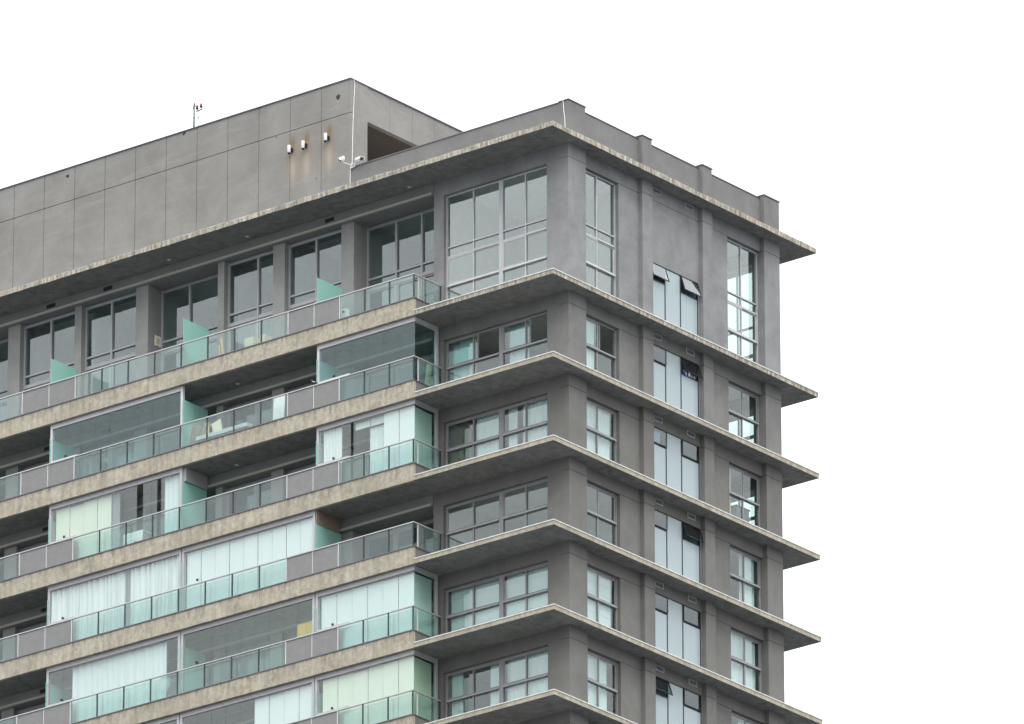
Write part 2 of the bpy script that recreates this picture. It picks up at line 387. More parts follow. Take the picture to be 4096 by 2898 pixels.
def WM(k): return 'wall' if k == 1 else 'wall2' if k == 2 else 'wall3'
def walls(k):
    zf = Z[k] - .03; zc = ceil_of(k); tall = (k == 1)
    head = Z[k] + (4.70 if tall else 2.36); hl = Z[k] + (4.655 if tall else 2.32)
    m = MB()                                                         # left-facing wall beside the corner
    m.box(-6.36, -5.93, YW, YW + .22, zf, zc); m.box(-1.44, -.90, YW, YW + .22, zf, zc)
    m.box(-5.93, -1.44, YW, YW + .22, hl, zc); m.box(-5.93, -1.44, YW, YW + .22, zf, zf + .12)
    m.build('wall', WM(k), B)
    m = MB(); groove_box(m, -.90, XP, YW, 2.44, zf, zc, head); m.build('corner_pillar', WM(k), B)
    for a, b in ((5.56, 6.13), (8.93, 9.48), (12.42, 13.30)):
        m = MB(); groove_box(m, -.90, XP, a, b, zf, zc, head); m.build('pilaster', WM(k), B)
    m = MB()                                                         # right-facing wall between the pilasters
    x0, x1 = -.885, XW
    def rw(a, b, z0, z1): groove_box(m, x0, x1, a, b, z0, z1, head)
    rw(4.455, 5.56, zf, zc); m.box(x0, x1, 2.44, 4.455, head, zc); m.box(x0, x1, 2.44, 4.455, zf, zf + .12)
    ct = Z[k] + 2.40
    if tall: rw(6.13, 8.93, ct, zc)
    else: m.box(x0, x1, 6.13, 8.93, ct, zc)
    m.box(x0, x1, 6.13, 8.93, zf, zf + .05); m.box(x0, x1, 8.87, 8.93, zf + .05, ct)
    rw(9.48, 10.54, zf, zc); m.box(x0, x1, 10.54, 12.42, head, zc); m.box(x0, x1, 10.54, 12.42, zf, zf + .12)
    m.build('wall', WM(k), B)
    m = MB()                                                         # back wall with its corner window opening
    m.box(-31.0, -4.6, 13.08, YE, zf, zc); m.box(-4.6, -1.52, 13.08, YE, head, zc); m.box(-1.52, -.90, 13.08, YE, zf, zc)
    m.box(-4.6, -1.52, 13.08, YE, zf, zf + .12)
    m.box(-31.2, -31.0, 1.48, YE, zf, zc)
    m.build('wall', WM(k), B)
    # rooms behind the glass
    m = MB()
    m.box(-31.0, -6.4, 6.3, 6.45, zf, zc)
    for x in (-10.3, -13.35, -16.0, -19.6, -22.5, -25.5, -28.6): m.box(x - .07, x + .07, 2.40, 6.3, zf, zc)
    m.box(-6.36, -6.22, YW + .22, 8.9, zf, zc); m.box(-6.2, -.90, 5.80, 5.92, zf, zc)
    m.box(-4.9, -4.78, 5.92, 9.2, zf, zc); m.box(-4.78, -.90, 9.2, 9.32, zf, zc); m.box(-4.9, -4.78, 9.32, 13.08, zf, zc)
    if k >= 4: m.box(-4.77, -.92, 12.98, 13.06, zf, zc - .04)  # added panel shuts the sky out of the back window, keeping rooms dark
    m.build('interior_wall', 'inner', B)
    m = MB(); cd = .035
    m.box(-31.0, -6.37, 2.42, 6.3, zc - cd, zc - .005); m.box(-6.21, -.91, 1.71, 5.8, zc - cd, zc - .005)
    m.box(-4.77, -.91, 5.93, 9.19, zc - cd, zc - .005); m.box(-4.77, -.91, 9.33, 13.07, zc - cd, zc - .005)
    m.build('ceiling', 'inner_c', B)
for k in range(1, 8): walls(k)

# ------------------------------------------------------------------ windows
def window(k, ax, pl, u0, u1, z0, z1, pairs, tr, sliding, open_=(), name='window', fmat='alu', gmat='glass', label=None, back=None, fw=.06):
    """pairs: (a, b) frame fields; tr: transom heights; sliding: (zlo, zhi) row with two sashes; open_: pair indexes left open"""
    w = empty(name, {'L': ((u0+u1)/2, pl, z0), 'B': ((u0+u1)/2, pl, z0), 'R': (pl, (u0+u1)/2, z0)}[ax], B, label=label)
    f = MB(); g = MB(); P = f.P
    P(ax, pl, u0, u1, z1 - fw, z1, 0, .08); P(ax, pl, u0, u1, z0, z0 + fw, 0, .08)
    edges = [u0] + [x for p in pairs for x in p] + [u1]
    P(ax, pl, u0, u0 + fw, z0 + fw, z1 - fw, 0, .08); P(ax, pl, u1 - fw, u1, z0 + fw, z1 - fw, 0, .08)
    for i in range(len(pairs) - 1):
        P(ax, pl, pairs[i][1], pairs[i+1][0], z0 + fw, z1 - fw, -.02, .08)
    for i, (a, b) in enumerate(pairs):
        a = max(a, u0 + fw); b = min(b, u1 - fw); m = (a + b) / 2
        lev = [z0 + fw] + sorted(x for t in tr for x in t) + [z1 - fw]
        for t in tr: P(ax, pl, a, b, t[0], t[1], -.012, .078)
        for j in range(0, len(lev), 2):
            za, zb = lev[j], lev[j+1]
            if sliding and abs(za - sliding[0]) < .08:
                sw = .048
                for q, (c, d, dep) in enumerate(((a, m + .03, -.006), (m - .02, b, .03))):
                    if q == 1 and i in open_: c, d = a + .20, m + .20
                    P(ax, pl, c, c + sw, za, zb, dep, dep + .03); P(ax, pl, d - sw, d, za, zb, dep, dep + .03)
                    P(ax, pl, c + sw, d - sw, za, za + sw, dep, dep + .03); P(ax, pl, c + sw, d - sw, zb - sw, zb, dep, dep + .03)
                    g.P(ax, pl, c + sw, d - sw, za + sw, zb - sw, dep + .012, dep + .018)
            else:
                P(ax, pl, m - .027, m + .027, za, zb, 0, .06)
                g.P(ax, pl, a, m - .027, za, zb, .035, .041); g.P(ax, pl, m + .027, b, za, zb, .035, .041)
    f.build('frame', 'alu_1' if k == 1 else 'alu_d', w); g.build('pane', gmat if k == 1 or ax == 'B' else 'glass2', w)
    if sliding:
        s = MB()
        for a, b in pairs: s.P(ax, pl, max(a, u0) + .01, min(b, u1) - .01, sliding[0] - .075, sliding[0] - .035, -.06, -.013)
        s.build('sill', 'alu_w' if k == 1 else 'alu', w)
    return w
YF, XF = YW + .135, XW - .135
for k in range(1, 8):
    z = Z[k]; tall = k == 1
    rowsb = (z + 1.265, z + 1.345)
    tr = [rowsb] + ([(z + 2.33, z + 2.40), (z + 2.70, z + 2.745)] if tall else [])
    sl = (z + 1.345, 0)
    hl = z + (4.645 if tall else 2.31); hr = z + (4.69 if tall else 2.35)
    window(k, 'L', YF, -5.93, -1.45, z + .10, hl, [(-5.87, -3.61), (-3.44, -1.51)], tr, sl, (0, 1) if k == 2 else ())
    window(k, 'R', XF, 2.38, 4.455, z + .10, hr, [(2.44, 4.395)], tr, sl, (0,) if k == 2 else ())
    window(k, 'R', XF, 10.54, 12.42, z + .10, hr, [(10.60, 12.36)], tr, sl)
    window(k, 'B', 13.20, -4.55, -1.52, z + .10, hr, [(-4.49, -3.0), (-2.95, -1.58)], [(z + 1.23, z + 1.33)] + ([(z + 2.30, z + 2.36)] if tall else []), None)

# frosted bathroom glazing with two top-hung sashes
OPEN = {1: (1, 1), 2: (0, 1), 3: (0, 0), 4: (0, 1), 5: (0, 0), 6: (1, 0), 7: (0, 0)}
def bath(k):
    z = Z[k]; z0, zt, z1 = z + .02, z + 1.80, z + 2.40; x = XW - .03
    w = empty('window', (x, 7.5, z0), B, label='flush frosted window with black frame')
    f = MB(); b = .022
    f.box(x - .05, x + .012, 6.13, 8.87, z1 - b, z1)
    for y in (6.135, 7.03, 7.885, 8.85): f.box(x - .05, x + .010, y, y + (.045 if y in (7.03, 7.885) else .02), z0, z1 - b)
    for a, c in ((6.155, 7.03), (7.93, 8.85)): f.box(x - .05, x + .008, a, c, zt - .03, zt + .01)
    f.build('frame', 'black', w)
    g = MB(); g.box(x - .012, x - .004, 6.155, 7.03, z0, zt - .03); g.box(x - .012, x - .004, 7.075, 7.885, z0, z1 - b); g.box(x - .012, x - .004, 7.93, 8.85, z0, zt - .03)
    g.build('pane', 'frost_w', w)
    for q, (a, c) in enumerate(((6.16, 7.05), (7.91, 8.85))):
        ang = math.radians(17 if k == 1 else 19) if OPEN[k][q] else 0.0
        H = z1 - b - zt - .01; n = Vector((math.sin(ang), 0, -math.cos(ang))); t = Vector((math.cos(ang), 0, math.sin(ang)))
        top = Vector((x + .015, 0, z1 - b))
        def pt(h, y, d): v = top + n * h + t * d; return (v.x, y, v.z)
        fr = MB()
        def bar(h0, h1, y0, y1, d0=0, d1=.03):
            fr.hexa([pt(h1, y0, d0), pt(h1, y1, d0), pt(h1, y1, d1), pt(h1, y0, d1), pt(h0, y0, d0), pt(h0, y1, d0), pt(h0, y1, d1), pt(h0, y0, d1)])
        bw = .028
        bar(0, bw, a, c); bar(H - bw, H, a, c); bar(bw, H - bw, a, a + bw); bar(bw, H - bw, c - bw, c)
        s = fr.build('sash', 'black', w)
        fr = MB(); bar(bw, H - bw, a + bw, c - bw, .012, .018); fr.build('sash_pane', 'sash', w)
for k in range(1, 7): bath(k)

# ------------------------------------------------------------------ left side: beams, piers, glazed doors
PIERS = [(-10.56, -10.0, 2.36), (-13.62, -13.09, 1.86), (-16.12, -15.83, 2.36), (-19.86, -19.30, 2.36), (-22.69, -22.38, 1.86),
         (-25.80, -25.24, 2.36), (-29.2, -28.6, 1.86)]
BAYS = [(-10.0, -6.36, 2.30, [-8.70, -7.56]), (-13.09, -10.56, 1.80, [-11.85]), (-15.83, -13.62, 1.80, [-14.47]), (-19.30, -16.12, 2.30, [-18.0]),
        (-22.38, -19.86, 1.80, [-21.16]), (-25.24, -22.69, 1.80, [-23.97]), (-28.6, -25.80, 2.30, [-27.0]), (-31.0, -29.2, 1.80, [-30.1])]
for k in range(1, 8):
    z = Z[k]; zc = ceil_of(k); zb = zc - .41; tall = k == 1; zf = z - .03
    m = MB(); m.box(-31.0, -6.362, 1.45, 2.42, zb, zc); bo = m.build('balcony_beam', 'beam', B)
    m = MB(); m.box(-31.0, -6.42, 1.385, 1.45, zb, zb + .078); m.build('ledge', 'ledge', bo)
    for a, b, d in PIERS:
        m = MB(); m.box(a, b, 1.59, d, zf, zb); m.build('pier', 'wall_l', B)
    for (a, b, yg, mul) in BAYS:
        if a < -28.7 and k > 2: continue
        w = empty('balcony_door', ((a+b)/2, yg, zf), B); f = MB(); g = MB(); h = zb - .005
        e = .07; f.P('L', yg, a, a + e, z, h, 0, .09); f.P('L', yg, b - e, b, z, h, 0, .09); f.P('L', yg, a + e, b - e, h - .14, h - .07, 0, .08)
        f.P('L', yg, a + e, b - e, h - .07, h, .05, .08)
        fields = [a + e] + mul + [b - e]
        for x in mul: f.P('L', yg, x - .035, x + .035, z, h - .14, -.012, .08)
        lev = [(z, z + .06)] + ([(z + 2.40, z + 2.475), (z + 2.76, z + 2.825)] if tall else [])
        for q in range(len(fields) - 1):
            c, d = fields[q] + (.045 if q else 0), fields[q+1] - (.045 if q < len(fields) - 2 else 0)
            for l0, l1 in lev: f.P('L', yg, c, d, l0, l1, 0, .07)
            if tall: f.P('L', yg, c, d, z + 2.33, z + 2.385, -.03, .04)
            top = z + 2.33 if tall else h - .14
            f.P('L', yg, c, c + .055, z + .06, top, .01, .05); f.P('L', yg, d - .055, d, z + .06, top, .01, .05); f.P('L', yg, c + .055, d - .055, top - .055, top, .01, .05)
            g.P('L', yg, c, d, z + .06, h - .14, .06, .066)
        f.build('frame', 'alu' if tall else 'alu_d', w); g.build('pane', 'glass_d' if tall else 'glass_d2', w)

# balcony edge beams, railings
PA, PB, PC, PD, XC = -23.69, -21.24, -11.60, -9.31, -6.03
for k in range(1, 8):
    z = Z[k]; m = MB()
    n = 240; x0, x1 = XL, XC; b0 = 0
    for j in range(n + 1):
        x = x0 + (x1 - x0) * j / n; w1 = random.uniform(-1, 1) * .004; w2 = random.uniform(-1, .6) * .009
        m.v += [(x, 0, z - T + w1), (x, 0, z + .44 + min(0, w2)), (x, .12, z + .44), (x, .12, z - T)]
    for j in range(n):
        a = 4 * j; b = a + 4
        for q in range(4): m.f.append((a + q, b + q, b + (q+1) % 4, a + (q+1) % 4))
    m.f.append((0, 1, 2, 3)); m.f.append((4*n+3, 4*n+2, 4*n+1, 4*n))
    m.build('balcony_upstand', 'fascia', B)
    m = MB(); m.box(-6.14, XC, .122, 1.478, z, z + .44); m.build('balcony_upstand', 'wall3', B)
    if k == 7: continue
    R = empty('balcony_railing', (-18, .05, z + .44), B)
    m = MB(); m.box(XL, XC + .03, -.03, .15, z + .442, z + .475); m.box(-6.16, XC + .03, .152, 1.478, z + .442, z + .475); m.build('coping', 'coping', R)
    m = MB(); m.box(XL, XC + .02, .0, .07, z + 1.312, z + 1.345); m.box(-6.08, XC + .02, .072, 1.475, z + 1.312, z + 1.345); m.build('handrail', 'rail', R)
    m = MB(); m.box(XL, XC, .03, .05, z + .475, z + .50); m.box(-6.07, -6.05, .05, 1.46, z + .475, z + .50); m.build('bottom_rail', 'rail', R)
    nB = 8; xs = [PB + (PC - PB) * j / nB for j in range(nB + 1)]
    xr = [PD + (XC - PD) * j / 3 for j in range(4)]
    xl = [PA - 1.2 * j for j in range(4)]
    posts = xs + xr[:-1] + xl + [XC - .03]
    for x in posts:
        m = MB(); m.box(x - .022, x + .018, .012, .055, z + .475, z + 1.312); m.build('post', 'post' if x not in (PA, PB, PC, PD) else 'rail', R)
    m = MB(); m.box(-6.07, -6.03, 1.42, 1.46, z + .475, z + 1.312); m.build('post', 'post', R)
    m = MB(); m.box(-6.07, -6.03, .25, .29, z + .475, z + 1.312); m.build('post', 'rail', R)
    def gp(a, b): q = MB(); q.box(a + .02, b - .025, .032, .042, z + .50, z + 1.30); q.build('glass_panel', 'glass_r', R)
    for j in range(nB): gp(xs[j], xs[j+1])
    for j in range(3): gp(xr[j], xr[j+1])
    for j in range(3): gp(xl[j+1], xl[j])
    gp(XL, xl[3])
    q = MB(); q.box(-6.056, -6.046, .30, 1.41, z + .50, z + 1.30); q.build('glass_panel', 'glass_r', R)
    for a, b in ((PA + .02, (PA + PB) / 2 - .012), ((PA + PB) / 2 + .012, PB - .02), (PC + .02, (PC + PD) / 2 - .012), ((PC + PD) / 2 + .012, PD - .02)):
        q = MB(); nr = int((b - a) / .031)
        prof = []
        for j in range(nr):
            s = a + (b - a) * j / nr; e = (b - a) / nr
            prof += [(s, .030), (s + e * .55, .030), (s + e * .62, .043), (s + e * .95, .043)]
        prof.append((b, .030)); b0 = 0
        for x, y in prof: q.v += [(x, y, z + .478), (x, y, z + 1.31)]
        for j in range(len(prof) - 1): q.f.append((2*j, 2*j+2, 2*j+3, 2*j+1))
        q.box(a, b, .052, .056, z + .478, z + 1.31)
        q.build('ribbed_panel', 'louvre', R)
    for x in ((PA + PB) / 2, (PC + PD) / 2):
        q = MB(); q.box(x - .012, x + .012, .022, .05, z + .478, z + 1.31); q.build('joint_strip', 'alu_w', R)

# frosted partition screens between balconies
for k in range(1, 7):
    z = Z[k]
    for x in (-10.38, -16.38, -22.44, -28.5):
        m = MB(); m.box(x - .006, x + .006, .09, 1.42 if x != -10.38 else 1.45, z, z + 2.30); m.build('partition_screen', 'frost', B)
zt = Z[3]
m = MB(); m.box(-10.40, -10.36, .13, 1.36, Z[4] + 2.31, Z[4] + 2.815); m.build('infill_panel', 'brown', B, label='brown boards closing the gap above a green glass screen')
m = MB(); m.box(-16.42, -16.30, .22, 1.36, Z[3] + 2.31, Z[3] + 2.81); m.build('infill_panel', 'alu', B)

# ------------------------------------------------------------------ glass balcony enclosures
YG = .155
def enclosure(k, x0, x1, corner=False, panes=9, gaps=(), side='glass_s', label=None):
    z = Z[k]; zc = ceil_of(k); e = empty('balcony_glazing', ((x0+x1)/2, YG, z + .44), B, label=label)
    f = MB(); hb = zc - .115
    f.P('L', YG, x0, x1, hb, zc - .002, -.01, .09)                     # head beam
    f.P('L', YG, x0 + .08, x1 - (.0 if corner else .08), hb - .05, hb - .008, -.02, .05)
    f.P('L', YG, x0, x0 + .10, z + .48, hb, -.01, .09)
    if not corner: f.P('L', YG, x1 - .10, x1, z + .48, hb, -.01, .09)
    f.P('L', YG, x0 + .1, x1 - .1, z + .48, z + .53, 0, .06)
    if corner:
        f.box(x1 - .10, x1, YG + .09, 1.30, hb, zc - .002); f.box(x1 - .10, x1, 1.30, 1.42, z + .48, zc - .002)
        f.box(x1 - .07, x1 - .03, YG + .09, 1.30, hb - .05, hb - .008)
    if x0 > -11: f.P('L', YG, x0 + .1, x0 + 1.45, z + 1.39, z + 1.45, -.04, .04)
    elif x0 < -20: f.P('L', YG, x0 + .1, x0 + 1.25, z + 1.39, z + 1.44, -.04, .04)
    f.build('frame', 'alu_w' if k == 2 else 'alu_f', e)
    g = MB(); a, b = x0 + .10, x1 - (.02 if corner else .10); w = (b - a) / panes
    cuts = [a + w*j for j in range(panes + 1)]
    for j in range(panes):
        c, d = cuts[j] + .006, cuts[j+1] - .006
        for p, q in gaps:
            if p < d and q > c:
                if p <= c: c = min(q, d)
                else:
                    g.P('L', YG, c, p, z + .53, hb - .05, .02, .028); c = min(q, d)
        if d - c > .02: g.P('L', YG, c, d, z + .53, hb - .05, .02, .028)
    g.build('glass_pane', 'glass_c' if k == 2 else 'glass_g' if k == 5 and x0 == -16.38 else 'glass_e', e)
    if corner:
        g = MB(); g.box(x1 - .05, x1 - .042, YG + .03, .72, z + .53, hb - .05); g.box(x1 - .05, x1 - .042, .735, 1.30, z + .53, hb - .05)
        g.build('glass_pane', side, e)
    h = MB()
    for x in ((x0 + .75,) if corner else (x0 + .70,)): h.lathe([(.005, -.02), (.045, -.015), (.05, .0), (.045, .02)], (x, YG - .01, z + 1.52), 'y', 10)
    h.build('lock_knob', 'black', e)
M['alu_f'] = m_plain('lilac_aluminium', (.48, .465, .485), .45)
U0, U1, U2 = (-10.41, -6.10), (-16.38, -10.45), (-22.47, -16.42)
enclosure(2, *U0, True, 6); enclosure(2, *U2, False, 9)
enclosure(3, *U0, True, 6, gaps=((-8.92, -8.80),)); enclosure(3, *U2, False, 9, gaps=((-18.47, -18.20), (-17.56, -17.38)))
enclosure(4, *U1, False, 9); enclosure(4, *U2, False, 9)
enclosure(5, *U0, True, 6); enclosure(5, *U1, False, 9); enclosure(5, *U2, False, 9)
enclosure(6, *U0, True, 6); enclosure(6, *U1, False, 9); enclosure(6, *U2, False, 9)

# ------------------------------------------------------------------ parapet and rooftop block
zr = Z[0]; mm = MB()
zp = 6.75; ztp = 6.69
mm.box(-10.09, -.90, 1.50, 1.68, zr, zp); mm.box(-.885, XW, 2.42, 12.43, zr, ztp - .0)
mm.box(-31, -.9, YE - .2, YE, zr, ztp)
par = mm.build('parapet', 'parapet', B)
mm = MB(); mm.box(-10.09, -.90, 1.47, 1.71, zp, zp + .03); mm.box(-.91, XW + .025, 2.44, 12.42, ztp, ztp + .03); mm.build('coping', 'coping', par)
for a, b in ((1.50, 2.42), (5.57, 6.10), (8.94, 9.47), (12.44, 13.30)):
    m = MB(); m.box(-.90, XP, a, b, zr, 6.78); q = m.build('parapet_pilaster', 'parapet', B)
    m = MB(); m.box(-.92, XP + .03, a - .03, b + .03, 6.78, 6.812); m.build('coping', 'coping', q)

TX = -10.10; ty0 = 1.5
tw = MB(); gp_ = .011
xj = [TX - .0, -11.41, -12.82, -14.235, -15.65, -17.06, -18.475, -19.89, -21.305, -22.72, -24.14, -25.555, -26.97, -28.39, -29.8, XL]
for j in range(len(xj) - 1):
    b, a = xj[j], xj[j+1]
    for z0, z1 in ((zr, 8.834), (8.858, 10.10)):
        if j == 0: tw.box(a + gp_, b, ty0, ty0 + .12, z0, z1)
        else: tw.box(a + gp_, b - gp_, ty0, ty0 + .12, z0, z1)
tw.box(XL, TX - .12, ty0 + .045, ty0 + .3, zr, 10.10)                      # backing in the joints
tw.box(TX - .2, TX, ty0 + .12, 2.42, zr, 10.10)                           # end pier
yj = [2.42, 3.66, 4.90, 6.14, 7.4, 8.6, 9.8, 11.0]
for j in range(len(yj) - 1): tw.box(TX - .22, TX - .02, yj[j] + .005, yj[j+1] - .005, 8.80, 10.10)
tw.box(TX - .20, TX - .05, 2.42, 11.0, 8.81, 10.09)
tw.box(TX - .22, TX - .02, 9.0, 11.0, zr, 8.80); tw.box(XL, TX - .22, 10.8, 11.0, zr, 10.10); tw.box(XL, XL + .2, 1.8, 10.8, zr, 10.1)
tower = tw.build('rooftop_block', 'tower', B, label='rooftop block of pale grey jointed render panels')
m = MB(); m.box(XL, TX + .03, ty0 - .04, ty0 + .34, 10.10, 10.135); m.box(TX - .26, TX + .03, ty0 + .34, 11.0, 10.10, 10.135); m.build('coping', 'coping', tower)
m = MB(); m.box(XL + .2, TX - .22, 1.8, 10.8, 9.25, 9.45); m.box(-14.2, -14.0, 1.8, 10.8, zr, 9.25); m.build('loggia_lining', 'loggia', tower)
m = MB(); m.box(XL + .2, TX - .25, 1.82, 10.8, 9.95, 10.08); m.build('roof', 'tower', tower)
m = MB()
for x, z, r in ((-10.66, 9.55, .11), (-23.05, 9.82, .09), (-17.67, 10.03, .08), (-13.44, 8.785, .035), (-11.62, 6.75, .03)):
    n = 9; b = len(m.v)
    ring = [(x + r * random.uniform(.55, 1.1) * math.cos(2*math.pi*i/n), z + r * random.uniform(.5, 1.0) * math.sin(2*math.pi*i/n)) for i in range(n)]
    for u, v in ring: m.v.append((u, 1.494, v))
    for u, v in ring: m.v.append((u, 1.56, v))
    m.f.append(tuple(b + i for i in range(n))); 
    for i in range(n): m.f.append((b + i, b + n + i, b + n + (i+1) % n, b + (i+1) % n))
m.build('broken_patch', 'hole', tower)

# ------------------------------------------------------------------ fixtures on the building
names = ['lower left one beside the panel joint', 'middle one, between its two neighbours', 'rightmost and highest one, nearest the corner']
for i, (x, z) in enumerate(LAMPS):
    r = empty('wall_lamp', (x, 1.38, z - .16), label='white cylinder wall lamp on the stained rooftop wall, ' + names[i], cat='wall lamp', group='three white lamps on the rooftop wall')
    m = MB(); m.lathe([(.048, -.14), (.058, -.13), (.058, .13), (.05, .14), (.02, .145)], (x, 1.33, z), 'z', 18); m.build('shade', 'white', r, True)
    m = MB(); m.lathe([(.02, -.20), (.04, -.18), (.056, -.16), (.059, -.141)], (x, 1.33, z), 'z', 18); m.build('cap', 'black', r, True)
    m = MB(); m.box(x - .02, x + .05, 1.40, 1.498, z - .08, z + .07); m.build('bracket', 'black', r)

def camera_housing(r, c, yaw, pitch, L=.42, S=1.0):
    c = Vector(c); d = Vector((math.cos(yaw) * math.cos(pitch), math.sin(yaw) * math.cos(pitch), math.sin(pitch))); s = Vector((-math.sin(yaw), math.cos(yaw), 0)); u = d.cross(s) * -1
    if u.z < 0: u = -u
    def blk(a0, a1, w, h0, h1):
        q = MB(); q.hexa([c + d*a + s*b + u*h for h in (h0*S, h1*S) for a, b in ((a0, -w*S), (a1, -w*S), (a1, w*S), (a0, w*S))]); return q
    blk(-L/2, L/2, .065, -.06, .06).build('body', 'white', r)
    q = blk(-L/2 - .02, L/2 + .07, .085, .065, .08)
    for sg in (-1, 1): q.hexa([c + d*a + s*b + u*h for h in (-.02, .08) for a, b in ((-L/2-.02, sg*.085*S), (L/2+.07, sg*.085*S), (L/2+.07, sg*.097*S), (-L/2-.02, sg*.097*S))])
    q.build('sunshield', 'white', r)
    q = MB(); q.hexa([c + d*a + s*b + u*h for h in (-.05, .05) for a, b in ((L/2, -.055), (L/2+.008, -.055), (L/2+.008, .055), (L/2, .055))]); q.build('lens_window', 'black', r)
r = empty('security_camera', (-10.02, 1.44, 6.80), label='small white security camera pointing left from the parapet end', cat='security camera', group='cameras where the parapet meets the rooftop block')
camera_housing(r, (-10.16, 1.12, 6.96), math.radians(238), math.radians(-28), .13, 1.05)
m = MB(); m.tube([(-10.12, 1.14, 6.86), (-10.08, 1.25, 6.83), (-9.98, 1.42, 6.80)], .022); m.box(-10.03, -9.9, 1.42, 1.47, 6.70, 6.84); m.build('bracket', 'alu_w', r)
r = empty('security_camera', (-9.9, 1.44, 6.80), label='longer white security camera lying along the parapet, right of the other one', cat='security camera', group='cameras where the parapet meets the rooftop block')
camera_housing(r, (-9.55, 1.32, 6.86), math.radians(-20), math.radians(-8), .26, .95)
m = MB(); m.tube([(-9.72, 1.34, 6.80), (-9.80, 1.40, 6.79), (-9.88, 1.43, 6.80)], .024); m.box(-9.93, -9.84, 1.42, 1.468, 6.72, 6.85); m.build('bracket', 'alu_w', r)

m = MB(); m.tube([(TX + .02, 1.64, 10.10), (TX + .025, 1.69, 9.9), (TX + .02, 1.655, 9.38), (TX + .02, 1.615, 8.67), (TX + .02, 1.59, 7.9), (TX + .02, 1.57, 6.95), (TX + .03, 1.47, 6.80), (-10.07, 1.462, 6.7), (-10.075, 1.47, 6.2), (-10.08, 1.47, zr + .01)], .014)
m.build('cable_conduit', 'white', label='thin white cable running down the corner of the rooftop block', cat='cable')
m = MB(); m.tube([(-.73, 1.47, 6.80), (-.715, 1.485, 6.70), (-.695, 1.485, 6.38), (-.655, 1.485, 6.12), (-.64, 1.485, 5.8), (-.64, 1.485, zr + .01)], .014)
m.build('cable_conduit', 'white', label='short white cable hanging on the parapet beside the front corner', cat='cable')

# obstruction light on the roof
r = empty('obstruction_light', (-17.55, 1.9, 10.08), label='slim mast with two red beacon lamps rising from the rooftop edge', cat='beacon')
m = MB(); m.lathe([(.036, 0), (.036, .55), (.033, .56), (.030, 1.16), (.018, 1.18), (.018, 1.23)], (-17.555, 1.9, 10.08), 'z', 12)
m.lathe([(.036, 0), (.036, .05)], (-17.555, 1.9, 10.70), 'z', 12); m.build('mast', 'galv', r, True)
m = MB(); m.box(-17.62, -17.47, 1.885, 1.915, 11.15, 11.175); m.lathe([(.02, -.03), (.03, 0), (.02, .03)], (-17.60, 1.9, 11.10), 'z', 8); m.lathe([(.02, -.03), (.03, 0), (.02, .03)], (-17.52, 1.88, 11.235), 'z', 8); m.build('clamp', 'galv', r)
m = MB(); m.tube([(-17.45, 1.9, 10.94), (-17.20, 1.9, 10.965)], .022); m.tube([(-17.43, 1.9, 10.95), (-17.42, 1.9, 11.03)], .014); m.tube([(-17.235, 1.9, 10.96), (-17.235, 1.9, 11.06)], .014); m.build('cross_arm', 'black', r)
m = MB(); m.tube([(-17.335, 1.9, 10.95), (-17.345, 1.9, 10.7), (-17.37, 1.9, 10.08)], .009); m.lathe([(.01, -.03), (.025, 0), (.01, .03)], (-17.345, 1.9, 10.69), 'z', 8); m.tube([(-17.345, 1.9, 10.69), (-17.555, 1.9, 10.69)], .005); m.build('cable', 'galv', r)
for x, z in ((-17.415, 11.0), (-17.232, 11.02)):
    m = MB(); m.lathe([(.018, 0), (.045, .02), (.056, .05), (.05, .085), (.043, .09)], (x, 1.9, z), 'z', 14); q = m.build('lamp_base', 'dgreen', r, True)
    m = MB(); m.lathe([(.043, .09), (.043, .135), (.034, .165), (.015, .182)], (x, 1.9, z), 'z', 14); m.build('red_lens', 'red', q, True)

# ventilation grilles
def grille(ax, pl, u0, u1, z0, z1, label, dark=False):
    r = empty('vent_grille', {'L': ((u0+u1)/2, pl, z0), 'R': (pl, (u0+u1)/2, z0)}[ax], label=label, cat='vent', group='beam vents' if dark else 'framed wall vents')
    f = MB(); t = .018; fm = 'beam' if dark else 'alu_w'
    if not dark:
        f.P(ax, pl, u0, u1, z1 - t, z1, -.022, -.001); f.P(ax, pl, u0, u1, z0, z0 + t, -.022, -.001); f.P(ax, pl, u0, u0 + t, z0 + t, z1 - t, -.022, -.001); f.P(ax, pl, u1 - t, u1, z0 + t, z1 - t, -.022, -.001)
        f.build('frame', fm, r)
    f = MB(); f.P(ax, pl, u0 + t, u1 - t, z0 + t, z1 - t, -.006, -.002); f.build('backing', 'black', r)
    f = MB()
    for j in range(4): zz = z0 + t + (z1 - z0 - 2*t) * (j + .5) / 4; f.P(ax, pl, u0 + t, u1 - t, zz - .006, zz + .006, -.016, -.006)
    f.build('slats', 'post' if dark else 'alu', r)
for k in range(1, 7):
    z = ceil_of(k)
    for j, (a, b) in enumerate(((6.35, 6.80), (8.17, 8.61))):
        grille('R', XW, a, b, z - .205 if k == 1 else z - .21, z - .02,
               'framed vent on the right-hand face, %s, %s of its pair' % (ORD[k], ('left', 'right')[j]))
    for j, (a, b) in enumerate(((-23.92, -23.47), (-21.27, -20.83), (-11.18, -10.75))):
        if k > 1 and (k, j) in ((2, 2), (4, 1), (4, 2), (5, 2), (5, 1), (6, 1), (6, 2)): continue
        grille('L', 1.45, a, b, z - .255, z - .08, 'dark vent in the balcony beam, %s, %s' % (ORD[k], ('leftmost of its row', 'second from the left', 'nearest the corner windows')[j]), True)

